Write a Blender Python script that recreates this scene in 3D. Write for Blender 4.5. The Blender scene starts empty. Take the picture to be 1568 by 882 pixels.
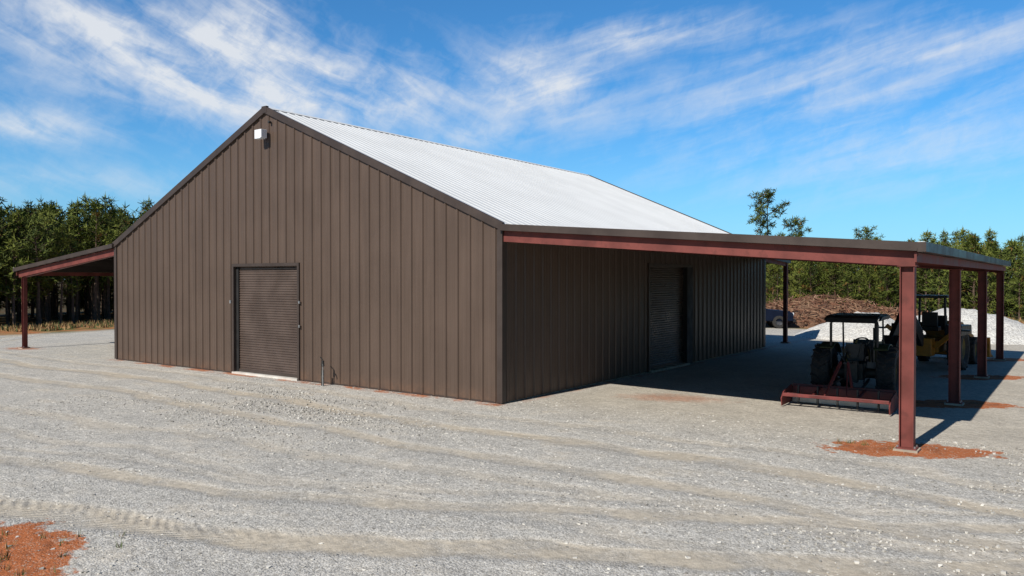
import bpy, math, random
import numpy as np
from mathutils import Vector, Matrix, noise as mnoise
random.seed(7); rng=np.random.default_rng(7)
S=bpy.context.scene
H=3.1
# ---------------------------------------------------------------- node helper
class NT:
    def __init__(s,nt): s.nt=nt; s.n=nt.nodes; s.l=nt.links
    def put(s,sock,v):
        if isinstance(v,bpy.types.NodeSocket): s.l.new(v,sock)
        elif v is not None:
            try: sock.default_value=v
            except Exception: sock.default_value=(v[0],v[1],v[2],1) 
    def m(s,op,a,b=None,c=None,clamp=False):
        k=s.n.new('ShaderNodeMath'); k.operation=op; k.use_clamp=clamp
        for i,v in enumerate((a,b,c)):
            if v is not None: s.put(k.inputs[i],v)
        return k.outputs[0]
    def v(s,op,a,b=None):
        k=s.n.new('ShaderNodeVectorMath'); k.operation=op
        s.put(k.inputs[0],a)
        if b is not None: s.put(k.inputs[1],b)
        return k.outputs['Value'] if op in('DOT_PRODUCT','LENGTH','DISTANCE') else k.outputs[0]
    def xyz(s,a):
        k=s.n.new('ShaderNodeSeparateXYZ'); s.put(k.inputs[0],a); return k.outputs
    def comb(s,x,y,z):
        k=s.n.new('ShaderNodeCombineXYZ')
        for i,v in enumerate((x,y,z)): s.put(k.inputs[i],v)
        return k.outputs[0]
    def noise(s,vec,scale,detail=4,rough=.55,dist=0):
        k=s.n.new('ShaderNodeTexNoise'); s.put(k.inputs['Vector'],vec)
        k.inputs['Scale'].default_value=scale;k.inputs['Detail'].default_value=detail
        k.inputs['Roughness'].default_value=rough;k.inputs['Distortion'].default_value=dist
        return k.outputs[0]
    def vor(s,vec,scale,feat='F1',out=0):
        k=s.n.new('ShaderNodeTexVoronoi'); k.feature=feat; s.put(k.inputs['Vector'],vec)
        k.inputs['Scale'].default_value=scale; return k.outputs[out]
    def mr(s,v,a,b,c=0,d=1,smooth=True):
        k=s.n.new('ShaderNodeMapRange'); k.interpolation_type='SMOOTHSTEP' if smooth else 'LINEAR'
        s.put(k.inputs[0],v)
        for i,q in enumerate((a,b,c,d)): s.put(k.inputs[i+1],q)
        return k.outputs[0]
    def mix(s,f,a,b,mode='MIX'):
        k=s.n.new('ShaderNodeMix'); k.data_type='RGBA'; k.blend_type=mode
        s.put(k.inputs[0],f)
        for i,q in ((6,a),(7,b)):
            if isinstance(q,(tuple,list)): q=(q[0],q[1],q[2],1)
            s.put(k.inputs[i],q)
        return k.outputs[2]
    def bump(s,h,strength,dist,normal=None):
        k=s.n.new('ShaderNodeBump'); s.put(k.inputs['Height'],h)
        k.inputs['Strength'].default_value=strength;k.inputs['Distance'].default_value=dist
        if normal is not None: s.put(k.inputs['Normal'],normal)
        return k.outputs[0]
    def pos(s):
        return s.n.new('ShaderNodeNewGeometry').outputs['Position']
def newmat(name):
    m=bpy.data.materials.new(name); m.use_nodes=True
    t=NT(m.node_tree); return m,t,m.node_tree.nodes['Principled BSDF']
def mat(name,col,rough=.5,metal=0,var=.25,scale=3,bump=0,bscale=40,dirt=None,spec=.5):
    m,t,b=newmat(name)
    tc=t.n.new('ShaderNodeTexCoord').outputs['Object']
    nz=t.noise(tc,scale,4,.6)
    f=t.mr(nz,.3,.7,1-var,1+var)
    c=t.mix(1.0,col,t.comb(f,f,f),'MULTIPLY')
    if dirt:
        d=t.mr(t.noise(tc,scale*2.3,5,.7),.5,.72,0,.7)
        c=t.mix(d,c,dirt)
    t.put(b.inputs['Base Color'],c)
    t.put(b.inputs['Roughness'],t.mr(nz,.3,.7,max(.05,rough-.08),min(1,rough+.1)))
    b.inputs['Metallic'].default_value=metal
    b.inputs['Specular IOR Level'].default_value=spec
    if bump: t.put(b.inputs['Normal'],t.bump(t.noise(tc,bscale,4),bump,.02))
    return m
# ---------------------------------------------------------------- mesh builder
class MB:
    def __init__(s): s.v=[];s.f=[];s.mi=[];s.mats=[]
    def mid(s,m):
        if m not in s.mats: s.mats.append(m)
        return s.mats.index(m)
    def add(s,vs,fs,m):
        o=len(s.v); s.v+= [tuple(v) for v in vs]
        k=s.mid(m)
        for f in fs: s.f.append(tuple(i+o for i in f)); s.mi.append(k)
    def box(s,c,sz,m,rot=None):
        c=Vector(c); R=rot if rot is not None else Matrix.Identity(3)
        vs=[c+R@Vector((x*sz[0]/2,y*sz[1]/2,z*sz[2]/2)) for x in(-1,1) for y in(-1,1) for z in(-1,1)]
        s.add(vs,[(0,1,3,2),(4,6,7,5),(0,4,5,1),(2,3,7,6),(0,2,6,4),(1,5,7,3)],m)
    def b2(s,a,b,m):
        s.box([(a[i]+b[i])/2 for i in range(3)],[abs(b[i]-a[i]) for i in range(3)],m)
    def beam(s,p0,p1,w,h,m,up=(0,0,1)):
        p0=Vector(p0);p1=Vector(p1);d=(p1-p0);L=d.length;d.normalize()
        up=Vector(up); x=d.cross(up)
        if x.length<1e-4: x=Vector((1,0,0))
        x.normalize(); z=x.cross(d)
        R=Matrix((x,d,z)).transposed()
        s.box((p0+p1)/2,(w,L,h),m,R)
    def cyl(s,p0,p1,r0,r1,m,n=12,caps=True):
        p0=Vector(p0);p1=Vector(p1);d=(p1-p0).normalized()
        a=d.orthogonal().normalized();b=d.cross(a)
        vs=[]
        for p,r in((p0,r0),(p1,r1)):
            for i in range(n):
                t=2*math.pi*i/n; vs.append(p+a*math.cos(t)*r+b*math.sin(t)*r)
        fs=[(i,(i+1)%n,n+(i+1)%n,n+i) for i in range(n)]
        if caps: fs+=[tuple(range(n))[::-1],tuple(range(n,2*n))]
        s.add(vs,fs,m)
    def tube(s,pts,r,m,n=8):
        for a,b in zip(pts[:-1],pts[1:]): s.cyl(a,b,r,r,m,n)
    def prism(s,prof,x0,x1,m,axis=0):
        n=len(prof)
        def P(u,a,b): return (u,a,b) if axis==0 else (a,u,b)
        vs=[P(x0,a,b) for a,b in prof]+[P(x1,a,b) for a,b in prof]
        fs=[(i,(i+1)%n,n+(i+1)%n,n+i) for i in range(n)]+[tuple(range(n))[::-1],tuple(range(n,2*n))]
        s.add(vs,fs,m)
    def revolve(s,c,axis,prof,m,n=32):
        c=Vector(c);ax=Vector(axis).normalized();a=ax.orthogonal().normalized();b=ax.cross(a)
        vs=[];k=len(prof)
        for i in range(n):
            t=2*math.pi*i/n;rd=a*math.cos(t)+b*math.sin(t)
            for (h,r) in prof: vs.append(c+ax*h+rd*r)
        fs=[]
        for i in range(n):
            j=(i+1)%n
            for q in range(k-1): fs.append((i*k+q,j*k+q,j*k+q+1,i*k+q+1))
        s.add(vs,fs,m)
    def wheel(s,c,R,W,rim,mt,mr_,lugs=0):
        w=W/2
        s.revolve(c,(1,0,0),[(-w*.6,rim),(-w,rim+(R-rim)*.35),(-w*.95,R*.93),(-w*.75,R*.98),(0,R),(w*.75,R*.98),(w*.95,R*.93),(w,rim+(R-rim)*.35),(w*.6,rim)],mt,36)
        s.revolve(c,(1,0,0),[(-w*.6,rim),(-w*.35,rim*.85),(-w*.15,rim*.4),(-w*.35,rim*.25),(-w*.35,0.001)],mr_,24)
        s.revolve(c,(1,0,0),[(w*.6,rim),(w*.35,rim*.85),(w*.15,rim*.4),(w*.35,rim*.25),(w*.35,0.001)],mr_,24)
        c=Vector(c)
        for i in range(lugs):
            for sd in(-1,1):
                t=2*math.pi*(i+.5*(sd>0))/lugs
                R1=Matrix.Rotation(t,3,'X')@Matrix.Rotation(sd*.6,3,'Z')
                p=c+Matrix.Rotation(t,3,'X')@Vector((sd*w*.5,0,R))
                s.box(p,(w*1.1,R*.07,R*.09),mt,R1)
    def make(s,name,parent=None,smooth=False,bevel=0,loc=None,rot=None):
        me=bpy.data.meshes.new(name); me.from_pydata(s.v,[],s.f)
        for m in s.mats: me.materials.append(m)
        me.polygons.foreach_set('material_index',s.mi)
        if smooth: me.polygons.foreach_set('use_smooth',[True]*len(s.f))
        me.update()
        o=bpy.data.objects.new(name,me); S.collection.objects.link(o)
        if parent: o.parent=parent
        if loc: o.location=loc
        if rot: o.rotation_euler=rot
        if bevel:
            bm=o.modifiers.new('bevel','BEVEL');bm.width=bevel;bm.segments=2;bm.limit_method='ANGLE'
        return o
def empty(name,loc=(0,0,0),rz=0):
    e=bpy.data.objects.new(name,None);S.collection.objects.link(e);e.location=loc;e.rotation_euler=(0,0,rz);e.empty_display_size=.5;return e

# ---------------------------------------------------------------- camera
yaw=math.radians(35.9)
fwd=Vector((-math.sin(yaw),math.cos(yaw),0)); rgt=Vector((math.cos(yaw),math.sin(yaw),0))
cam=bpy.data.cameras.new('camera');co=bpy.data.objects.new('camera',cam);S.collection.objects.link(co)
CAM=Vector((3.753*H,-5.046*H,H)); co.location=CAM
co.rotation_euler=(math.radians(90-.66),0,yaw)
cam.lens=27.73;cam.sensor_width=36;cam.clip_start=.1;cam.clip_end=5000
S.camera=co
S.view_settings.view_transform='Standard'
try: S.view_settings.look='None'
except Exception: pass
S.view_settings.exposure=0
# ---------------------------------------------------------------- light
sd=Vector((0.07,1.22,-1)).normalized()
L=bpy.data.lights.new('sun','SUN');L.energy=5.0;L.angle=math.radians(.5);L.color=(1,.955,.875)
lo=bpy.data.objects.new('sun',L);S.collection.objects.link(lo);lo.rotation_euler=sd.to_track_quat('-Z','Y').to_euler()
el=math.asin(-sd.z)
W=bpy.data.worlds.new('World');S.world=W;W.use_nodes=True
try:
    W.cycles.sampling_method='MANUAL';W.cycles.sample_map_resolution=512
except Exception: pass
t=NT(W.node_tree);bg=t.n['Background'];bg.inputs['Strength'].default_value=.085
sky=t.n.new('ShaderNodeTexSky');sky.sky_type='NISHITA';sky.sun_disc=False;sky.sun_elevation=el
sky.sun_rotation=math.radians(183);sky.air_density=1.0;sky.dust_density=.3;sky.ozone_density=2.5;sky.altitude=200
d=t.n.new('ShaderNodeTexCoord').outputs['Generated']
d=t.v('NORMALIZE',d)
ca_=t.v('DOT_PRODUCT',d,tuple(fwd))
a=t.m('ARCTAN2',t.v('DOT_PRODUCT',d,tuple(rgt)),ca_)
z=t.xyz(d)[2]; e=t.m('ARCSINE',z)
base=t.mix(1,sky.outputs[0],(.48,1.14,1.6),'MULTIPLY')
def rotc(ang,sx,sy,off=0):
    c,s_=math.cos(ang),math.sin(ang)
    x=t.m('ADD',t.m('MULTIPLY',a,c),t.m('MULTIPLY',e,s_)); y=t.m('SUBTRACT',t.m('MULTIPLY',e,c),t.m('MULTIPLY',a,s_))
    return t.comb(t.m('MULTIPLY',x,sx),t.m('MULTIPLY',y,sy),off)
def warp(vec,sc,amt):
    k=t.n.new('ShaderNodeTexNoise');k.inputs['Scale'].default_value=sc;k.inputs['Detail'].default_value=2;t.l.new(vec,k.inputs['Vector'])
    w=t.v('SUBTRACT',k.outputs['Color'],(.5,.5,.5)); w=t.v('MULTIPLY',w,(amt,amt,amt)); return t.v('ADD',vec,w)
def gm(x,y,rx,ry,amp):
    ac=math.atan((x-784)/1208);ec=math.atan((427-y)/1208*math.cos(ac))
    dx=t.m('DIVIDE',t.m('SUBTRACT',a,ac),rx);dy=t.m('DIVIDE',t.m('SUBTRACT',e,ec),ry)
    r2=t.m('ADD',t.m('MULTIPLY',dx,dx),t.m('MULTIPLY',dy,dy))
    return t.m('MULTIPLY',t.m('EXPONENT',t.m('MULTIPLY',r2,-1)),amp)
masks=[gm(250,90,.16,.06,.9),gm(390,60,.06,.09,.6),gm(540,150,.15,.055,.85),gm(820,125,.075,.045,1.0),gm(960,60,.05,.018,.75),gm(1250,150,.3,.06,.42),gm(1450,60,.2,.03,.42),
       gm(50,195,.07,.02,.75),gm(740,210,.05,.014,.5),gm(90,275,.16,.02,.45),gm(1350,240,.25,.05,.36),gm(1080,45,.12,.02,.45),gm(90,20,.1,.03,.4)]
M=masks[0]
for q in masks[1:]: M=t.m('ADD',M,q)
M=t.m('MINIMUM',M,1.0)
n1=t.noise(warp(rotc(-.38,4.5,15,1.3),1.3,.9),1.0,7,.6)
n2=t.noise(warp(rotc(.24,3.6,22,5.1),1.0,.8),1.0,7,.58)
n3=t.noise(warp(rotc(.75,22,30,9.1),1.2,1.2),1.0,4,.65)
sel=t.mr(a,-.12,.12)
nn=t.m('ADD',t.m('MULTIPLY',n1,t.m('SUBTRACT',1,sel)),t.m('MULTIPLY',n2,sel))
nn=t.m('ADD',t.m('MULTIPLY',nn,.76),t.m('MULTIPLY',n3,.24))
core=t.mr(nn,.34,.72,0,1)
dens=t.m('MULTIPLY',core,t.m('ADD',M,.07))
dens=t.mr(t.m('ADD',dens,t.m('MULTIPLY',M,.12)),.06,.80,0,.9,False)
c=t.mix(dens,base,(9.3,9.6,10.0))
hz=t.mr(e,-0.02,.22,.5,0)
side=t.mr(ca_,-.1,.75,.15,1)  # haze thinned away from the view so less sky light reaches the side wall
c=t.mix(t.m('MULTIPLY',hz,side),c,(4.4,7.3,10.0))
off_view_dim=t.mr(ca_,-.1,.8,.45,1)  # sky dimmed outside the view to weaken fill light on the side wall
c=t.mix(1,c,t.comb(off_view_dim,off_view_dim,off_view_dim),'MULTIPLY')
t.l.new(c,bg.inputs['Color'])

# ---------------------------------------------------------------- materials
wall_m,t,b=newmat('bronze_wall_paint')
p=t.pos();x,y,zz=t.xyz(p)
nz=t.noise(p,.6,3);st=t.noise(t.comb(t.m('MULTIPLY',x,6),t.m('MULTIPLY',y,6),t.m('MULTIPLY',zz,.35)),1,4,.6)
f=t.m('ADD',t.mr(nz,.3,.7,.93,1.07),t.mr(st,.35,.7,-.05,.06))
c=t.mix(1,(.098,.067,.051),t.comb(f,f,f),'MULTIPLY')
dm=t.m('MULTIPLY',t.mr(zz,0,.5,1,0),t.mr(t.noise(p,3,4,.7),.35,.75,.05,.7))
c=t.mix(dm,c,(.17,.10,.065))
t.put(b.inputs['Base Color'],c);t.put(b.inputs['Roughness'],t.mr(st,.3,.7,.34,.46));b.inputs['Specular IOR Level'].default_value=.3
t.put(b.inputs['Normal'],t.bump(t.noise(p,1.4,2),.25,.03))
trim_m=mat('bronze_trim_paint',(.058,.042,.035),.42,0,.12,1.5,spec=.35)
roof_m,t,b=newmat('white_roof_metal')
p=t.pos();f=t.mr(t.noise(p,.5,4),.3,.7,.95,1.04)
t.put(b.inputs['Base Color'],t.mix(1,(.73,.73,.715),t.comb(f,f,f),'MULTIPLY'));b.inputs['Roughness'].default_value=.6;b.inputs['Specular IOR Level'].default_value=.2
soff_m=mat('roof_underside',(.04,.031,.027),.6,0,.2,1,spec=.25)
red_m=mat('red_oxide_steel',(.165,.046,.038),.6,0,.25,1.5,dirt=(.105,.034,.028),spec=.25)
door_m=mat('door_curtain_paint',(.088,.062,.050),.33,0,.15,1.2)
dark_m=mat('dark_jamb',(.012,.011,.011),.7)  # near-black strips at the roll-up door jambs
conc_m=mat('concrete',(.42,.36,.28),.9,0,.25,4,.4)
white_m=mat('white_plastic',(.75,.76,.78),.4,0,.05)
sill_m=mat('door_sill_concrete',(.62,.58,.52),.8,0,.15,2)
glass_m=mat('lamp_glass',(.7,.75,.8),.1,0,.05)
galv_m=mat('galvanised',(.45,.45,.45),.4,.8,.2)
rub_m=mat('tyre_rubber',(.022,.021,.02),.8,0,.3,6,dirt=(.08,.065,.05))
blk_m=mat('black_metal',(.018,.018,.018),.45,0,.3,5)
olive_m=mat('dark_green_metal',(.035,.05,.02),.5,0,.3,4,dirt=(.06,.045,.03))
rim_m=mat('dull_yellow_rim',(.16,.12,.03),.6,0,.3,4,dirt=(.08,.055,.03))
grey_m=mat('engine_grey',(.05,.045,.038),.6,.2,.4,8,dirt=(.08,.05,.03))
ylw_m=mat('orange_yellow_paint',(.42,.17,.015),.45,0,.2,3,dirt=(.16,.08,.03))
blade_m=mat('red_blade_paint',(.15,.028,.024),.55,0,.3,4,dirt=(.08,.035,.025))
navy_m=mat('navy_car_paint',(.006,.010,.024),.5,0,.1,spec=.08)
win_m=mat('dark_glass',(.01,.012,.016),.3,0,.05,spec=.15)
chrome_m=mat('chrome',(.2,.2,.21),.4,1,.05)

# ---------------------------------------------------------------- ground
posts_y=[0.12,6.61,13.2,19.75]
POSTX=9.07
gm_,t,b=newmat('gravel_ground')
p=t.pos();x,y,_z=t.xyz(p); p2=t.comb(x,y,0)
nl=t.noise(p2,.13,3);nm=t.noise(p2,.9,5,.65);nf=t.noise(p2,7,4,.65)
kk=t.n.new('ShaderNodeTexVoronoi');t.l.new(p2,kk.inputs['Vector']);kk.inputs['Scale'].default_value=38
vd,vc=kk.outputs[0],kk.outputs[1]
k2=t.n.new('ShaderNodeTexVoronoi');t.l.new(p2,k2.inputs['Vector']);k2.inputs['Scale'].default_value=85
stone=t.xyz(vc)[0];stone2=t.xyz(k2.outputs[1])[0]
sv=t.m('ADD',t.m('MULTIPLY',stone,.6),t.m('MULTIPLY',stone2,.4))
grav=t.mix(sv,(.23,.215,.19),(.78,.745,.68))
dust=t.mix(nf,(.40,.335,.25),(.56,.485,.375))
wn=t.m('MULTIPLY',t.m('SUBTRACT',nl,.5),2.6)
wn2=t.m('MULTIPLY',t.m('SUBTRACT',nm,.5),.5)
yw=t.m('ADD',y,t.m('ADD',wn,wn2))
def band(center,w0,w1):
    dd=t.m('ABSOLUTE',t.m('SUBTRACT',yw,center))
    return t.mr(dd,w0,w1,1,0)
xx=t.m('MULTIPLY',x,x)
y2=t.m('ADD',t.m('ADD',t.m('MULTIPLY',x,.3),t.m('MULTIPLY',xx,.02)),-9.3)
y3=t.m('ADD',y2,-1.85)
y4=t.m('ADD',t.m('MULTIPLY',x,.12),-6.4)
b4=band(y3,.2,.5)
tr=band(-2.7,.12,.45)
for q,wq in((band(-4.6,.12,.45),.9),(band(y2,.12,.42),.9),(b4,1),(band(y4,.1,.45),.6),(band(-1.3,.1,.35),.6),(band(t.m('ADD',y4,-1.6),.1,.35),.5),(band(t.m('ADD',y2,.8),.05,.25),.5)):
    tr=t.m('MAXIMUM',tr,t.m('MULTIPLY',q,wq))
swn=t.noise(t.comb(t.m('MULTIPLY',x,.3),t.m('SUBTRACT',yw,t.m('MULTIPLY',x,.12)),0),1.5,4,.6)
trk=t.m('MULTIPLY',tr,t.mr(nm,.3,.6,.35,1))
lean=t.m('MULTIPLY',t.mr(x,-1,1.5),t.mr(y,-2.5,2))
dm=t.m('MAXIMUM',t.m('MULTIPLY',trk,.85),t.mr(t.m('ADD',t.m('MULTIPLY',swn,.35),t.m('MULTIPLY',nm,.7)),.50,.74,.08,.6))
dm=t.m('MAXIMUM',dm,t.m('MULTIPLY',lean,.5))
col=t.mix(dm,grav,dust)
f=t.mr(nm,.25,.75,.87,1.09);col=t.mix(1,col,t.comb(f,f,f),'MULTIPLY')
f=t.mr(nf,.25,.75,.86,1.12);col=t.mix(1,col,t.comb(f,f,f),'MULTIPLY')
nbr=t.noise(p2,2.6,4,.7)
def spot(cx,cy,r0,r1,sx=1,sy=1,ang=0,nz_=1):
    ca,sa=math.cos(ang),math.sin(ang)
    dx=t.m('SUBTRACT',x,cx);dy=t.m('SUBTRACT',y,cy)
    u=t.m('MULTIPLY',t.m('ADD',t.m('MULTIPLY',dx,ca),t.m('MULTIPLY',dy,sa)),1/sx)
    w=t.m('MULTIPLY',t.m('SUBTRACT',t.m('MULTIPLY',dy,ca),t.m('MULTIPLY',dx,sa)),1/sy)
    r=t.m('SQRT',t.m('ADD',t.m('MULTIPLY',u,u),t.m('MULTIPLY',w,w)))
    r=t.m('ADD',r,t.m('MULTIPLY',t.m('SUBTRACT',nbr,.5),1.7*nz_))
    r=t.m('ADD',r,t.m('MULTIPLY',t.m('SUBTRACT',nm,.5),1.0*nz_))
    return t.mr(r,r0,r1,1,0)
cl=spot(1.5,-13.4,2.25,2.4,nz_=.8)
for i,py in enumerate(posts_y): cl=t.m('MAXIMUM',cl,spot(POSTX-.05,py+.05,.92,1.08,1.4,.66,.45+i*.1))
cl=t.m('MAXIMUM',cl,t.m('MULTIPLY',spot(3.0,3.4,.3,1.5,1.3,.6,.3),.5))
cl=t.m('MAXIMUM',cl,t.m('MULTIPLY',spot(-26.6,0.1,.4,.9,1.3,.8,0),.7))
wl=t.m('MULTIPLY',t.mr(t.m('ABSOLUTE',t.m('ADD',y,.12)),.1,.34,1,0),t.m('MULTIPLY',t.mr(x,-18.8,-18.5),t.mr(x,0,.2,1,0)))
cl=t.m('MAXIMUM',cl,t.m('MULTIPLY',wl,t.mr(nm,.42,.55,0,.9)))
wl2=t.m('MULTIPLY',t.mr(t.m('ABSOLUTE',t.m('SUBTRACT',x,.12)),.1,.3,1,0),t.mr(y,-.2,0))
cl=t.m('MAXIMUM',cl,t.m('MULTIPLY',wl2,t.mr(nm,.45,.6,0,.5)))
clay=t.mix(nf,(.30,.088,.032),(.55,.19,.075))
clay=t.mix(t.mr(sv,.74,.84,0,.7),clay,(.52,.43,.34))
clay=t.mix(t.mr(nbr,.5,.62,0,.45),clay,(.13,.055,.032))
col=t.mix(cl,col,clay)
outm=t.m('MAXIMUM',t.mr(t.m('ADD',x,t.m('MULTIPLY',wn,1.5)),-35,-37.5),t.mr(t.m('ADD',y,t.m('MULTIPLY',wn,1.5)),33,36))
outm=t.m('MAXIMUM',outm,t.mr(x,60,64)); outm=t.m('MAXIMUM',outm,t.mr(y,-40,-44))
rough_g=t.mix(t.mr(nm,.35,.65),(.42,.15,.06),(.30,.20,.095))
rough_g=t.mix(t.mr(t.noise(p2,.35,4),.45,.6),rough_g,(.15,.13,.045))
tree_shade=t.m('MAXIMUM',t.mr(x,-42,-46),t.mr(t.m('ADD',y,t.m('MULTIPLY',x,.8)),58,64))
rough_g=t.mix(t.m('MULTIPLY',tree_shade,.85),rough_g,(.05,.042,.02))  # shade under the pines painted into the ground colour
col=t.mix(outm,col,rough_g)
t.put(b.inputs['Base Color'],col);b.inputs['Roughness'].default_value=.95;b.inputs['Specular IOR Level'].default_value=.12
hst=t.m('ADD',t.m('MULTIPLY',t.mr(vd,0,.7,1,0),t.m('SUBTRACT',1.1,dm)),t.m('MULTIPLY',nf,.6))
hst=t.m('ADD',hst,t.m('MULTIPLY',t.mr(k2.outputs[0],0,.7,1,0),.35))
b_a=t.bump(hst,.6,.013)
lug=t.m('SINE',t.m('MULTIPLY',t.m('ADD',x,t.m('MULTIPLY',t.m('ABSOLUTE',t.m('SUBTRACT',t.m('ADD',y,wn),y3)),1.2)),34))
lugh=t.m('MULTIPLY',t.m('MULTIPLY',lug,b4),t.m('MULTIPLY',t.mr(nbr,.35,.6,.15,1),t.mr(t.m('ADD',x,t.m('MULTIPLY',nm,4)),2,9,1,.1)))
big=t.m('ADD',t.m('MULTIPLY',nm,1.5),t.m('MULTIPLY',tr,-.55))
big=t.m('ADD',big,t.m('ADD',t.m('MULTIPLY',swn,.2),t.m('MULTIPLY',lugh,.12)))
t.put(b.inputs['Normal'],t.bump(big,.65,.08,b_a))
gmat=gm_
xs=np.concatenate([[-3000,-600,-150],np.linspace(-60,60,121),[150,600,3000]]);ys=xs+8
vs=[];
def gh(x,y):
    if x<-1 and x>-18.6 and y>-.6 and y<20: return 0
    return 0.05*mnoise.noise(Vector((x*.12,y*.12,0)))*(1 if y<-1 or y>22 or x<-20 or x>1 else 0)
for yv in ys:
    for xv in xs: vs.append((xv,yv,min(.0,gh(xv,yv))))
n=len(xs);fs=[(j*n+i,j*n+i+1,(j+1)*n+i+1,(j+1)*n+i) for j in range(n-1) for i in range(n-1)]
g=MB();g.add(vs,fs,gmat);g.make('ground',smooth=True)

def stones(name,N,x0,x1,y0,y1,s0,s1,m):
    X=rng.uniform(x0,x1,N);Y=rng.uniform(y0,y1,N)
    keep=np.ones(N,bool)
    ty=-9.3+.3*X+.02*X*X
    for cc in(-2.7+0*X,-4.6+0*X,ty,ty-1.85):
        keep&= ~((np.abs(Y-cc)<.35)&(rng.random(N)<.8))
    cl_=np.array([mnoise.noise(Vector((a_*.45,b_*.45,3))) for a_,b_ in zip(X,Y)])
    keep&=(cl_+rng.uniform(-.35,.35,N)>-.1)
    keep&= ((X-1.5)**2+(Y+13.4)**2>5.6)|(rng.random(N)<.15)
    keep&= ((X-9)**2+(Y-.1)**2>1.3)|(rng.random(N)<.2)
    X=X[keep];Y=Y[keep];N=len(X)
    s=s0+(s1-s0)*rng.random(N)**2.2
    cube=np.array([(a,b,c) for a in(-1,1) for b in(-1,1) for c in(-1,1)],float)*.5
    V=cube[None]*s[:,None,None]*rng.uniform(.55,1.25,(N,1,3))
    V+=rng.normal(0,.16,(N,8,3))*s[:,None,None]
    ang=rng.uniform(0,6.28,N);ca,sa=np.cos(ang)[:,None],np.sin(ang)[:,None]
    Vx=V[:,:,0]*ca-V[:,:,1]*sa;Vy=V[:,:,0]*sa+V[:,:,1]*ca
    V=np.stack([Vx+X[:,None],Vy+Y[:,None],V[:,:,2]*.8+s[:,None]*.12-.012],2).reshape(-1,3)
    F=np.array([(0,1,3,2),(4,6,7,5),(0,4,5,1),(2,3,7,6),(0,2,6,4),(1,5,7,3)])
    F=(F[None]+(np.arange(N)*8)[:,None,None]).reshape(-1,4)
    me=bpy.data.meshes.new(name);me.from_pydata(V.tolist(),[],F.tolist());me.materials.append(m)
    o=bpy.data.objects.new(name,me);S.collection.objects.link(o);return o
sm,t,b=newmat('stone_grey')
rp=t.n.new('ShaderNodeNewGeometry').outputs['Random Per Island']
t.put(b.inputs['Base Color'],t.mix(rp,(.25,.232,.205),(.70,.665,.60)));b.inputs['Roughness'].default_value=.95;b.inputs['Specular IOR Level'].default_value=.1
stones('gravel_stones',85000,-10,17,-15,1.5,.011,.038,sm)

# ---------------------------------------------------------------- barn
EV=4.47;PK=8.48;BW=18.5;BL=19.84
def zr(x): return EV+(PK-EV)*(1-abs(x+BW/2)/(BW/2))
barn=empty('metal_barn')
def ribbed(mb,o,u,n,ulen,f0,f1,m,sp=.405,rw=.085,rh=.036,op=None,extra=(),vdir=(0,0,1),minor=True,start=.2):
    o=Vector(o);u=Vector(u);n=Vector(n);vd_=Vector(vdir)
    sm=[(0,0),(ulen,0)]
    k=start
    while k<ulen-.05:
        sm+=[(k-rw/2,0),(k-rw/4,rh),(k+rw/4,rh),(k+rw/2,0)]
        if minor:
            for q in(sp/3,2*sp/3):
                if k+q<ulen-.05: sm+=[(k+q-.02,0),(k+q-.008,.006),(k+q+.008,.006),(k+q+.02,0)]
        k+=sp
    sm.sort()
    def hat(uv):
        for (a,ha),(b_,hb) in zip(sm[:-1],sm[1:]):
            if a<=uv<=b_: return ha+(hb-ha)*((uv-a)/(b_-a) if b_>a else 0)
        return 0
    ex=[(e_,hat(e_)) for e_ in extra]
    if op: 
        for q in op: ex+=[(q[0],hat(q[0])),(q[1],hat(q[1]))]
    sm=sorted(sm+ex)
    for (a,ha),(b_,hb) in zip(sm[:-1],sm[1:]):
        if b_-a<1e-5: continue
        midu=(a+b_)/2;l0,l1=f0(a),f0(b_)
        if op:
            for q in op:
                if q[0]<midu<q[1]: l0=l1=q[2]
        P=lambda uu,hh,vv:o+u*uu+n*hh+vd_*vv
        mb.add([P(a,ha,l0),P(b_,hb,l1),P(b_,hb,f1(b_)),P(a,ha,f1(a))],[(0,1,2,3)],m)
DX0,DX1,DT=7.68,10.97,3.55
w=MB();ribbed(w,(0,0,0),(-1,0,0),(0,-1,0),BW,lambda u:.03,lambda u:zr(-u)-.05,wall_m,op=[(DX0,DX1,DT)],extra=[BW/2])
w.make('front_wall',barn)
SY0,SY1,ST=8.1,11.2,3.57
w=MB();ribbed(w,(0,0,0),(0,1,0),(1,0,0),BL,lambda u:.03,lambda u:EV-.08,wall_m,op=[(SY0,SY1,ST)]);w.make('side_wall',barn)
w=MB();ribbed(w,(-BW,BL,0),(0,-1,0),(-1,0,0),BL,lambda u:.03,lambda u:EV-.08,wall_m);w.make('west_wall',barn)
w=MB();ribbed(w,(-BW,BL,0),(1,0,0),(0,1,0),BW,lambda u:.03,lambda u:zr(-BW+u)-.05,wall_m,extra=[BW/2]);w.make('back_wall',barn)
w=MB();w.b2((-BW+.03,.03,-.2),(-.03,BL-.03,.05),conc_m);w.make('slab',barn)
sl=math.hypot(BW/2,PK-EV)
def roofplane(name,o,vd,nn,length,run,m,sp=.305):
    w=MB();ribbed(w,o,(0,1,0),nn,length,lambda u:0,lambda u:run,m,sp=sp,rw=.12,rh=.014,vdir=vd,minor=False,start=.12);return w.make(name,barn)
for sgn,nm_ in((1,'roof_east'),(-1,'roof_west')):
    vd=Vector((sgn*BW/2,0,-(PK-EV))).normalized();nn=Vector((sgn*(PK-EV),0,BW/2)).normalized()
    roofplane(nm_,(-BW/2,-.06,PK+.02),vd,nn,BL+.12,sl+.12,roof_m)
w=MB()
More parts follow.
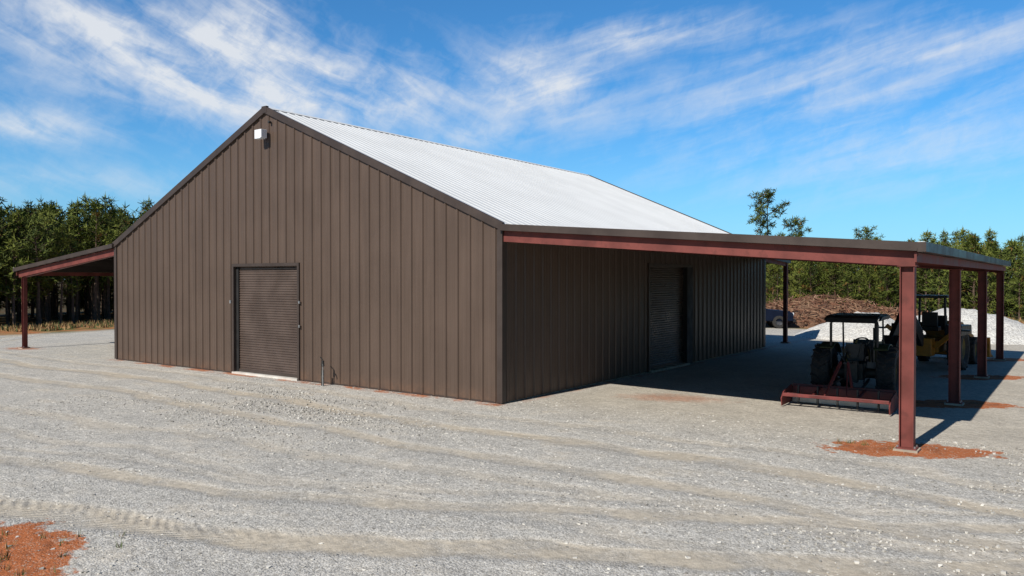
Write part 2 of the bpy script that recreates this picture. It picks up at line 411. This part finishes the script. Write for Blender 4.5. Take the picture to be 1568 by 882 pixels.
for sgn in(1,-1):
    vd=Vector((sgn*BW/2,0,-(PK-EV))).normalized()
    A=Vector((-BW/2,-.08,PK+.045));w.add([A,A+Vector((0,BL+.16,0)),A+Vector((0,BL+.16,0))+vd*.25,A+vd*.25],[(0,1,2,3)],roof_m)
w.make('ridge_cap',barn)
w=MB()
for yy in(-.045,BL+.045):
    for sgn in(1,-1):
        a=Vector((-BW/2,yy,PK-.05));b_=Vector((-BW/2+sgn*(BW/2+.05),yy,EV-.05-.02))
        w.beam(a,b_,.075+.002*sgn,.2,trim_m)
w.b2((-BW/2-.12,-.09,PK-.16),(-BW/2+.12,-.0,PK+.05),trim_m)
for cx in(0,-BW):
    for cy in(0,BL):
        sx=1 if cx==0 else -1; sy=-1 if cy==0 else 1
        w.b2((cx-sx*.12,cy,.03),(cx+sx*.046,cy+sy*.046,EV-.1),trim_m)
        w.b2((cx,cy-sy*.12,.03),(cx+sx*.044,cy+sy*.044,EV-.12),trim_m)
w.b2((-BW,-.012,.0),(-DX1-.1,.0,.05),trim_m);w.b2((-DX0+.1,-.012,.0),(0,0,.05),trim_m)
w.b2((-.01,-.12,EV-.13),(.11,BL+.12,EV-.02),trim_m);w.b2((-BW-.11,-.12,EV-.13),(-BW+.01,BL+.12,EV-.02),trim_m)
w.make('trims',barn)
w=MB()
w.b2((-DX1-.045,-.055,.02),(-DX1+.045,.16,DT+.04),trim_m);w.b2((-DX0-.045,-.055,.02),(-DX0+.045,.16,DT+.04),trim_m)
w.b2((-DX1-.04,-.057,DT-.05),(-DX0+.04,.158,DT+.045),trim_m)
w.b2((-DX1+.045,.05,.05),(-DX1+.17,.14,DT-.05),dark_m);w.b2((-DX0-.1,.05,.05),(-DX0-.045,.14,DT-.05),dark_m)
w.b2((-DX1,-.10,-.1),(-DX0,.2,.06),sill_m)
w.make('door_frame',barn)
def curtain(o,u,n,width,z0,z1,name):
    w=MB();o=Vector(o);u=Vector(u);n=Vector(n);z_=z0;hh=.078
    while z_<z1:
        pr=[(0,0),(.25,.02),(.6,.02),(.85,0),(1,-.006)]
        for (a,da),(b_,db) in zip(pr[:-1],pr[1:]):
            za,zb=z_+a*hh,z_+b_*hh
            w.add([o+n*da+Vector((0,0,za)),o+u*width+n*da+Vector((0,0,za)),o+u*width+n*db+Vector((0,0,zb)),o+n*db+Vector((0,0,zb))],[(0,1,2,3)],door_m)
        z_+=hh
    w.box(o+u*width/2+n*.02+Vector((0,0,z0-.01)),(width if u.x else .05,.05 if u.x else width,.09),trim_m)
    w.make(name,barn)
curtain((-DX1+.12,.11,0),(1,0,0),(0,-1,0),DX1-DX0-.2,.12,DT,'roll_up_door_front')
w=MB()
w.b2((-.2,SY0-.045,.02),(.055,SY0+.045,ST+.04),trim_m);w.b2((-.2,SY1-.045,.02),(.055,SY1+.45,ST+.04),dark_m)
w.b2((-.198,SY0-.04,ST-.05),(.057,SY1+.44,ST+.045),trim_m);w.b2((-.2,SY0,-.1),(.15,SY1,.07),conc_m)
w.make('side_door_frame',barn)
curtain((-.12,SY0+.05,0),(0,1,0),(1,0,0),SY1-SY0-.1,.12,ST,'roll_up_door_side')
w=MB()
for zz_ in(2.35,1.62): w.b2((-DX0+.05,-.08,zz_),(-DX0+.10,-.04,zz_+.08),galv_m)
w.b2((-DX1-.11,-.1,2.3),(-DX1-.05,-.04,2.4),galv_m)
w.make('door_latches',barn)
w=MB()
w.b2((-BW/2-.05,-.12,7.52),(-BW/2+.1,-.03,7.72),blk_m)
w.b2((-BW/2-.14,-.34,7.5),(-BW/2+.2,-.12,7.76),white_m);w.b2((-BW/2-.12,-.355,7.47),(-BW/2+.17,-.16,7.499),glass_m)
w.cyl((-BW/2+.26,-.12,8.0),(-BW/2+.26,-.03,8.0),.04,.04,blk_m)
w.make('flood_light',barn,bevel=.01)

def hpost(w,x,y,z1,m=red_m,d=.24,bf=.22,t_=.016):
    w.b2((x-d/2,y-bf/2,.05),(x-d/2+t_,y+bf/2,z1),m);w.b2((x+d/2-t_,y-bf/2,.05),(x+d/2,y+bf/2,z1),m)
    w.b2((x-d/2+t_,y-.008,.05),(x+d/2-t_,y+.008,z1),m)
    w.b2((x-.17,y-.15,.03),(x+.17,y+.15,.055),m)
    w.b2((x-.2,y-.2,-.1),(x+.2,y+.2,.03),conc_m)
    for a in(-1,1):
        for c_ in(-1,1): w.cyl((x+a*.14,y+c_*.1,.05),(x+a*.14,y+c_*.1,.09),.018,.018,galv_m,6)
def ibeam(w,p0,p1,h,bf,m,t_=.014):
    p0=Vector(p0);p1=Vector(p1)
    off=Vector((0,0,h/2-t_/2))
    w.beam(p0+off,p1+off,bf,t_,m);w.beam(p0-off,p1-off,bf,t_,m);w.beam(p0,p1,.01,h-2*t_,m)
def leanto(name,x0,x1,z0,z1,postx,pd):
    sg=1 if x1>x0 else -1
    dv=Vector((x1-x0,0,z1-z0));run=dv.length;vd=dv.normalized();nn=Vector((-vd.z*sg,0,abs(vd.x)))
    par=barn
    w=MB();ribbed(w,(x0,-.1,z0-.02),(0,1,0),nn,BL+.2,lambda u:0,lambda u:run,roof_m,sp=.305,rw=.09,rh=.03,vdir=vd,minor=False,start=.15);w.make(name+'_roof',par)
    w=MB();ribbed(w,(x0,-.09,z0-.05),(0,1,0),nn,BL+.18,lambda u:0,lambda u:run-.01,soff_m,sp=.305,rw=.09,rh=.025,vdir=vd,minor=False,start=.15);w.make(name+'_underside',par)
    w=MB()
    tz=lambda x:z0+(z1-z0)*(x-x0)/(x1-x0)
    for yy in(-.12,BL+.12):
        w.beam((x0,yy,z0-.065),(x1+.0*sg,yy,z1-.065),.06,.16,trim_m)
    w.b2((x1,-.155,z1-.16),(x1+sg*.14,BL+.155,z1+.012),trim_m)
    w.b2((x1+sg*.002,-.152,z1+.0125),(x1+sg*.12,BL+.15,z1+.02),roof_m)
    w.make(name+'_trim',par)
    w=MB()
    for i,py in enumerate(posts_y):
        a=(x0+sg*.05,py,z0-.30);b_=(postx+sg*.12,py,tz(postx)-.30)
        if i==0:
            a=(x0+sg*.05,py-.1,z0-.285);b_=(x1-.02*sg,py-.1,z1-.285)
            w.beam(a,b_,.02,.27,red_m)
            ibeam(w,(a[0],py,a[2]),(postx,py,b_[2]),.27,.15,red_m)
        else: ibeam(w,a,b_,.27,.16,red_m)
        hpost(w,postx,py,tz(postx)-.43,d=pd,bf=pd*.92)
        w.b2((postx-.16,py-.13,tz(postx)-.43),(postx+.16,py+.13,tz(postx)-.415),red_m)
    nP=7
    for i in range(nP):
        f_=(i+.35)/nP;xx_=x0+(x1-x0)*f_
        w.b2((xx_-.03,.02,tz(xx_)-.23),(xx_+.03,BL,tz(xx_)-.075),soff_m)
    w.b2((x1-sg*.06,-.08,z1-.34),(x1-sg*.02,BL,z1-.17),red_m)
    w.make(name+'_frame',par)
leanto('east_lean_to',.0,9.26,EV-.03,3.74,POSTX,.24)
leanto('west_lean_to',-BW,-27.0,EV-.03,3.58,-26.65,.18)
w=MB()
w.add([(-BW,BL,4.2),(0.1,BL,4.2),(0.1,23.2,4.0),(-BW,23.2,4.0)],[(0,1,2,3)],roof_m)
w.add([(-BW,BL,4.16),(0.1,BL,4.16),(0.1,23.2,3.96),(-BW,23.2,3.96)],[(0,1,2,3)],soff_m)
w.b2((-BW,23.2,3.85),(.16,23.28,4.03),trim_m);w.beam((.13,BL+.06,4.12),(.13,23.2,3.93),.06,.16,trim_m)
for xx_ in(0,-6.2,-12.4,-18.4): hpost(w,xx_,22.95,3.85,d=.18,bf=.18);w.beam((xx_,BL,4.0),(xx_,23,3.82),.1,.22,red_m)
w.make('rear_awning',barn)

# ---------------------------------------------------------------- standpipe
sp_=empty('water_spigot',(-6.15,-.4,0));w=MB()
w.cyl((0,0,0),(0,0,.62),.02,.02,galv_m);w.cyl((0,0,.58),(0,-.0,.74),.045,.035,blk_m);w.tube([(0,0,.68),(.1,-.08,.66),(.13,-.1,.58)],.02,blk_m)
w.beam((0,0,.76),(-.12,.0,.84),.02,.02,blk_m);w.b2((-.1,.02,0),(-.04,.08,.45),grey_m);w.make('pipe',sp_)

# ---------------------------------------------------------------- tractor
TX,TY=6.85,6.3
tr_=empty('tractor',(TX,TY,0),.03)
w=MB()
for s_ in(-1,1):
    w.wheel((s_*.78,0,.68),.66,.44,.34,rub_m,rim_m,18);w.wheel((s_*.62,2.0,.42),.41,.26,.22,rub_m,rim_m,14)
w.make('wheels',tr_)
w=MB()
w.b2((-.22,-.35,.5),(.22,1.1,.92),grey_m);w.cyl((-.55,0,.66),(.55,0,.66),.13,.13,grey_m);w.b2((-.2,1.0,.55),(.2,2.3,.85),grey_m)
w.cyl((-.55,2.0,.42),(.55,2.0,.42),.06,.06,grey_m);w.b2((-.12,-.5,.45),(.12,-.3,1.0),grey_m)
w.b2((-.26,.95,.85),(.26,1.15,1.45),blk_m)
w.cyl((.2,1.6,1.3),(.2,1.6,2.05),.035,.035,blk_m);w.cyl((.2,1.6,1.4),(.2,1.6,1.75),.07,.07,blk_m)
for q in range(26):
    a=Vector((random.uniform(-.35,.35),random.uniform(-.5,.9),random.uniform(.8,1.2)));w.tube([a,a+Vector((random.uniform(-.15,.15),random.uniform(-.2,.2),random.uniform(.1,.45)))],random.uniform(.01,.03),random.choice((blk_m,grey_m,rim_m)),6)
w.make('chassis',tr_,bevel=.012)
w=MB()
w.prism([(1.12,.85),(2.55,.8),(2.6,1.2),(2.45,1.32),(1.12,1.42)],-.29,.29,olive_m);w.b2((-.25,2.56,.75),(.25,2.64,1.2),blk_m)
for s_ in(-1,1):
    pr=[];
    for i in range(9):
        th=math.radians(35+i*11);pr.append((math.cos(th)*.78,.68+math.sin(th)*.76))
    pr2=[(y_*.95,.68+(z_-.68)*.95) for y_,z_ in pr][::-1]
    w.prism(pr+pr2,s_*.48,s_*.82,olive_m)
w.make('hood_and_fenders',tr_,bevel=.01)
w=MB()
w.b2((-.24,-.15,.98),(.24,.32,1.08),blk_m);w.b2((-.22,-.2,1.05),(.22,-.1,1.42),blk_m)
w.revolve((0,.72,1.42),(0,-.5,.85),[(-.015,.16),(-.015,.19),(.015,.19),(.015,.16),(-.015,.16)],blk_m,20);w.cyl((0,.95,1.15),(0,.72,1.42),.02,.02,blk_m)
for s_ in(-1,1): w.cyl((s_*.32,.35,1.0),(s_*.32,.45,1.4),.012,.012,blk_m,6)
w.make('seat_and_controls',tr_,bevel=.015)
w=MB()
for s_ in(-1,1):
    w.tube([(s_*.56,-.3,.75),(s_*.56,-.32,1.95),(s_*.5,-.28,2.1)],.035,blk_m);w.tube([(s_*.5,.95,.95),(s_*.5,.85,2.05)],.025,blk_m)
w.beam((-.56,-.3,2.08),(.56,-.3,2.08),.06,.06,blk_m)
w.prism([(-.62,2.06),(-.70,1.98),(-.64,2.11),(-.3,2.16),(.7,2.18),(.98,2.13),(1.06,2.02),(.98,2.08),(.7,2.13),(-.3,2.12)],-.62,.62,blk_m)
for s_ in(-1,1): w.prism([(-.66,2.04),(1.0,2.06),(.7,2.15),(-.3,2.14)],s_*.62,s_*.68,blk_m)
w.make('canopy',tr_,bevel=.01)
bl=MB()
y0=-2.35
bl.b2((-1.17,y0+.62,.08),(1.17,y0+.66,.42),blade_m)
bl.b2((-1.17,y0+.60,.02),(1.17,y0+.615,.14),galv_m)
for s_ in(-1,1): bl.prism([(y0-.25,.03),(y0+.9,.03),(y0+.95,.2),(y0+.6,.46),(y0-.1,.36),(y0-.3,.22)],s_*1.18,s_*1.21,blade_m)
bl.b2((-1.18,y0+.70,.38),(1.18,y0+.80,.47),blade_m);bl.b2((-1.18,y0-.24,.26),(1.18,y0-.17,.34),blade_m)
bl.b2((-1.17,y0+.1,.24),(1.17,y0+.2,.31),blade_m)
for q in range(5):
    xx_=-.9+q*.45;bl.b2((xx_-.02,y0+.1,.05),(xx_+.02,y0+.18,.5),blk_m)
for s_ in(-1,1):
    bl.beam((s_*.25,y0+.5,.5),(s_*.08,y0+.9,1.05),.05,.07,blade_m);bl.beam((s_*.25,y0-.1,.3),(s_*.08,y0+.88,1.0),.03,.05,blade_m)
    bl.beam((s_*.42,y0+.7,.42),(s_*.32,-.1,.5),.05,.06,blk_m);bl.beam((s_*.36,-1.0,.5),(s_*.3,-.25,1.05),.03,.03,blk_m)
    bl.beam((s_*.5,y0-.2,.3),(s_*.5,y0+.75,.42),.06,.05,blade_m)
bl.beam((0,y0+.9,1.03),(0,-.35,.95),.05,.05,blk_m)
bl.make('box_blade',tr_,bevel=.006)

# ---------------------------------------------------------------- backhoe loader
bh=empty('backhoe_loader',(7.35,15.2,0),-.1)
w=MB()
for s_ in(-1,1):
    w.wheel((s_*.85,0,.72),.7,.45,.38,rub_m,rim_m,18);w.wheel((s_*.8,2.3,.5),.48,.32,.26,rub_m,rim_m,14)
w.make('wheels',bh)
w=MB()
w.b2((-.4,-.7,.6),(.4,2.9,1.0),ylw_m);w.prism([(1.0,1.0),(2.9,.95),(2.95,1.4),(2.7,1.5),(1.0,1.62)],-.42,.42,ylw_m)
for s_ in(-1,1):
    w.prism([(-.8,1.2),(.8,1.2),(.75,1.52),(-.7,1.55)],s_*.6,s_*1.1,blk_m)
    w.beam((s_*.62,1.1,1.45),(s_*.62,3.2,.9),.12,.2,ylw_m);w.beam((s_*.62,3.2,.9),(s_*.62,3.9,.4),.12,.16,ylw_m)
w.prism([(3.8,.15),(4.5,.12),(4.0,.3),(3.85,.9),(3.7,.9)],-1.1,1.1,ylw_m)
w.make('body',bh,bevel=.02)
w=MB()
for s_ in(-1,1):
    for yy in(-.6,.85): w.tube([(s_*.6,yy,1.3),(s_*.56,yy*.95,2.45)],.045,blk_m)
w.b2((-.70,-.80,2.45),(.70,1.05,2.53),blk_m);w.b2((-.25,-.1,1.3),(.25,.3,1.45),blk_m);w.b2((-.25,-.2,1.45),(.25,-.1,1.95),blk_m);w.b2((-.3,.7,1.3),(.3,.95,1.8),blk_m)
w.make('canopy',bh,bevel=.02)
w=MB()
w.b2((-.3,-1.2,.5),(.3,-.7,1.1),ylw_m);w.beam((0,-1.1,.9),(-.3,-1.9,2.2),.2,.28,blk_m);w.beam((-.3,-1.9,2.2),(-.55,-2.6,1.1),.16,.22,blk_m)
w.prism([(-2.9,.75),(-2.4,.8),(-2.35,1.2),(-2.6,1.25),(-2.95,.95)],-.8,-.3,blk_m)
for s_ in(-1,1): w.beam((s_*.35,-.95,.8),(s_*1.15,-1.1,1.5),.12,.14,ylw_m);w.b2((s_*1.3-.15,-1.25,1.38),(s_*1.3+.15,-.95,1.43),blk_m)
w.cyl((-.02,-1.05,1.3),(-.25,-1.7,2.2),.05,.05,chrome_m)
w.make('backhoe_arm',bh,bevel=.015)

# ---------------------------------------------------------------- pickup truck
pk=empty('pickup_truck',(-5.75,34.1,0),yaw-.1)
w=MB()
prof=[(-2.7,.45),(-2.72,1.05),(-.95,1.1),(-.9,1.12),(-.55,1.78),(.45,1.8),(1.05,1.18),(2.35,1.08),(2.62,.95),(2.65,.45)]
w.prism(prof,-.93,.93,navy_m,axis=1)
w.make('body',pk,bevel=.05)
w=MB()
for s_ in(-1,1):
    w.prism([(-.75,1.2),(-.48,1.68),(.38,1.7),(.85,1.2)],s_*.931,s_*.937,win_m,axis=1)
    for xx_ in(-1.75,1.75):
        w.revolve((xx_,s_*.85,.4),(0,1,0),[(-.12,.22),(-.12,.38),(0,.41),(.12,.38),(.12,.22)],rub_m,24);w.revolve((xx_,s_*.87,.4),(0,1,0),[(-.11,.22),(.05,.2),(.06,.001)],chrome_m,16);w.revolve((xx_,s_*.87,.4),(0,1,0),[(.11,.22),(.05,.2),(.04,.001)],chrome_m,16)
    w.b2((2.60,s_*.6-.2,.78),(2.68,s_*.6+.2,.98),glass_m)
w.b2((2.62,-.9,.4),(2.76,.9,.6),blk_m);w.b2((2.64,-.38,.65),(2.69,.38,.98),blk_m)
w.make('wheels_windows_trim',pk)

# ---------------------------------------------------------------- gravel heaps and brush
def heap(name,cx,cy,R,h,m,seed,sx=1):
    vs=[(0,0,h)];nr,na=22,56;fs=[]
    for i in range(1,nr+1):
        r=R*i/nr
        for j in range(na):
            th=2*math.pi*j/na;q=Vector((math.cos(th)*r,math.sin(th)*r,seed))
            rr=r*(1+.12*mnoise.noise(Vector((math.cos(th)*1.2,math.sin(th)*1.2,seed))))
            z_=h*max(0,1-(i/nr))**.92+ .10*mnoise.noise(q*1.4)+.05*mnoise.noise(q*5)
            if i<3: z_-=.1*h
            if i==nr: z_=-.08
            vs.append((math.cos(th)*rr*sx,math.sin(th)*rr,max(z_,-.08)))
    vs[0]=(0,0,h*.87)
    for j in range(na): fs.append((0,1+j,1+(j+1)%na))
    for i in range(nr-1):
        for j in range(na):
            a=1+i*na+j;b_=1+i*na+(j+1)%na;fs.append((a,a+na,b_+na,b_))
    w=MB();w.add(vs,fs,m);return w.make(name,None,smooth=True,loc=(cx,cy,0))
hm,t,b=newmat('heap_gravel')
tc=t.pos();c=t.mix(t.xyz(t.vor(tc,16,out=1))[0],(.42,.40,.37),(.74,.72,.67));t.put(b.inputs['Base Color'],c);b.inputs['Roughness'].default_value=.95
t.put(b.inputs['Normal'],t.bump(t.vor(tc,12),.8,.06))
heap('gravel_heap',2.3,29.3,3.2,1.5,hm,1,1.1);heap('gravel_heap.001',6.4,31.6,4.3,1.75,hm,4,1.15)
dirtm=mat('brown_dirt',(.17,.09,.05),.95,0,.4,2,.6)
brm=mat('brush_wood',(.18,.085,.05),.9,0,.5,2)
brm2=mat('brush_wood_pale',(.30,.18,.11),.9,0,.4,2)
bp=empty('brush_pile',(-3.2,41.8,0))
h_=heap('mound',0,0,6,1.5,dirtm,8,1.25);h_.parent=bp
w=MB()
for i in range(1500):
    r=6.2*math.sqrt(random.random());th=random.uniform(0,6.28);x_=math.cos(th)*r*1.25;y_=math.sin(th)*r
    z_=1.9*max(0,1-r/6.6)+random.uniform(0,.25)
    dd=Vector((random.gauss(0,1),random.gauss(0,1),random.gauss(0,.35))).normalized()*random.uniform(.5,1.6)
    rr=random.uniform(.012,.05);w.cyl((x_-dd.x/2,y_-dd.y/2,z_-dd.z/2),(x_+dd.x/2,y_+dd.y/2,z_+dd.z/2),rr,rr*.5,random.choice((brm,brm,brm2)),5)
w.make('branches',bp)

# ---------------------------------------------------------------- pines
def folmat(name,c1,c2):
    m,t,b=newmat(name)
    rp=t.n.new('ShaderNodeNewGeometry').outputs['Random Per Island'];oi=t.n.new('ShaderNodeObjectInfo').outputs['Random']
    f=t.m('ADD',t.m('MULTIPLY',rp,.5),t.m('MULTIPLY',oi,.5))
    t.put(b.inputs['Base Color'],t.mix(f,c1,c2));b.inputs['Roughness'].default_value=.7;b.inputs['Specular IOR Level'].default_value=.15
    return m
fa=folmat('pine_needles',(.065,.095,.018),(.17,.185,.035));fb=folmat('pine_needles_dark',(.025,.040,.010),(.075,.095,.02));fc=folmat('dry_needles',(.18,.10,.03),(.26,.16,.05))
bark=mat('pine_bark',(.10,.065,.045),.9,0,.4,4)
def clump(mb,p,r,m,n=9,wd=.2):
    for _ in range(n):
        d_=Vector((random.gauss(0,1),random.gauss(0,1),random.gauss(.35,.9))).normalized()
        q=p+d_*r*random.uniform(.1,.3);e_=p+d_*r*random.uniform(.8,1.4);s_=d_.cross(Vector((random.random(),random.random(),random.random()))).normalized()*r*wd
        mb.add([q-s_*.6,q+s_*.6,e_+s_*.2,e_-s_*.2],[(0,1,2,3)],m)
def pine(h,cs,R,seed,dens=1.0,shape='young',cr=.27):
    random.seed(seed);w=MB();r0=h*.012+.03
    pts=[Vector((0,0,-.2))]
    for i in range(1,7): pts.append(Vector((random.gauss(0,.03*h/8),random.gauss(0,.03*h/8),h*i/6)))
    for i in range(6): w.cyl(pts[i],pts[i+1],r0*(1-i/6.4),r0*(1-(i+1)/6.4),bark,6,False)
    z_=h*cs;step=h*.055
    while z_<h*.975:
        f=(z_-h*cs)/(h*(1-cs))
        if shape=='young': prof=min(1,.6+f*1.6)*(1-f**1.9)**.9
        else: prof=math.sin(math.pi*min(1,.15+f*.8))**.7
        nb=random.randint(4,6) if shape=='young' else random.randint(3,4)
        for _ in range(nb):
            th=random.uniform(0,6.28);Lb=R*prof*random.uniform(.4,1.3)+.12
            up=.35+.6*f;d_=Vector((math.cos(th),math.sin(th),up*.9)).normalized()
            bp_=Vector((0,0,z_));tip=bp_+d_*Lb
            w.cyl(bp_,tip,.02+.006*h/8,.008,bark,4,False)
            k=max(2,int(Lb/.32*dens))
            for j in range(k):
                ff=.3+.7*(j+.7)/k;q=bp_+d_*Lb*ff+Vector((random.gauss(0,.11),random.gauss(0,.11),random.gauss(.03,.09)))*(1+Lb*.4)
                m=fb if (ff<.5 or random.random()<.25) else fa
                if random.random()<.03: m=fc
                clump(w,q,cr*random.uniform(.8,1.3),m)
        z_+=step*random.uniform(.7,1.3)
    clump(w,pts[-1],cr,fa,12);w.add([pts[-1]+Vector((-.05,0,0)),pts[-1]+Vector((.05,0,0)),pts[-1]+Vector((0,0,.6))],[(0,1,2)],fa)
    return w
vari=[];low=[]
for i,(h,cs,R) in enumerate([(7.6,.36,1.35),(8.3,.42,1.4),(6.9,.32,1.3),(7.9,.45,1.25),(8.6,.40,1.4)]):
    w=pine(h,cs,R,100+i,cr=.3);o=w.make('pine_variant',None);vari.append(o.data);bpy.data.objects.remove(o)
for i,(h,cs,R) in enumerate([(7.6,.03,1.5),(7.0,.05,1.6),(8.4,.08,1.5)]):
    w=pine(h,cs,R,200+i,cr=.33);o=w.make('pine_variant',None);low.append(o.data);bpy.data.objects.remove(o)
random.seed(5)
forest=empty('pine_forest')
cnt=0
def plant(x,y,sc,vv):
    global cnt
    o=bpy.data.objects.new('pine_%d'%cnt,random.choice(vv));cnt+=1;S.collection.objects.link(o);o.parent=forest
    o.location=(x,y,-.05);s_=sc*random.uniform(.84,1.08);o.scale=(s_*random.uniform(.9,1.15),)*2+(s_,);o.rotation_euler=(random.gauss(0,.02),random.gauss(0,.02),random.uniform(0,6.28))
def row(pA,pB,rows,spc,depthdir,sc0,dsc,vv):
    A=Vector(pA);B=Vector(pB);Ld=(B-A).length;n_=int(Ld/spc);dd=Vector(depthdir)
    for r in range(rows):
        for i in range(n_):
            q=A+(B-A)*((i+random.uniform(-.3,.3)+(.5 if r%2 else 0))/n_)+dd*(r*2.2+random.uniform(-.8,.8))
            plant(q.x,q.y,sc0+dsc*r,vv)
row((-44.5,-8),(-46.5,32),7,1.45,(-1,0),.98,.03,vari)
row((-60.5,-14),(-63,40),2,1.6,(-1,0),1.05,.03,low)
row((-22,80),(6,57.5),5,1.8,(.6,.8),.80,.02,low)
row((6,57.5),(30,44),5,1.7,(.5,.86),.66,.015,low)
pine(13.8,.56,2.7,321,dens=1.4,shape='old',cr=.45).make('pine_tree',None,loc=(-20.8,84.4,0))
pine(10.6,.6,2.0,322,dens=1.2,shape='old',cr=.42).make('pine_tree.001',None,loc=(-18.6,88.6,0))
pine(9.6,.6,1.6,325,dens=1.2,shape='old',cr=.4).make('pine_tree.002',None,loc=(-11.5,95,0))
gr1=mat('dry_grass_blades',(.32,.20,.09),.9,0,.4,1);gr2=mat('green_weed',(.07,.10,.025),.8,0,.4,1)
def grass(name,pts,hh,mats,n=9,wd=.02):
    w=MB()
    for (x_,y_) in pts:
        for _ in range(n):
            m=random.choice(mats);hx=random.uniform(.5,1)*hh;a=random.uniform(0,6.28);c_,s_=math.cos(a),math.sin(a)
            bx,by=x_+random.gauss(0,hh*.3),y_+random.gauss(0,hh*.3);lx,ly=random.gauss(0,hh*.3),random.gauss(0,hh*.3)
            w.add([(bx-c_*wd,by-s_*wd,-.02),(bx+c_*wd,by+s_*wd,-.02),(bx+lx,by+ly,hx)],[(0,1,2)],m)
    return w.make(name)
pts=[(random.uniform(-44,-38.5),random.uniform(-10,40)) for _ in range(700)]
for _ in range(1200):
    f=random.random();A=Vector((-20,78)).lerp(Vector((6,56)),f) if random.random()<.6 else Vector((6,56)).lerp(Vector((32,42)),f)
    off=random.uniform(1,10);pts.append((A.x-.5*off,A.y-.85*off))
grass('dry_grass',pts,.38,[gr1,gr1,gr2],7,.04)
pts=[(1.6+random.gauss(0,.9),-12.8+random.gauss(0,.7)) for _ in range(200)]
pts+=[(8.3+random.gauss(0,.25),.1+random.gauss(0,.2)) for _ in range(8)]
grass('weeds',pts,.11,[gr2,gr2,gr1],8,.006)
print('trees',cnt)
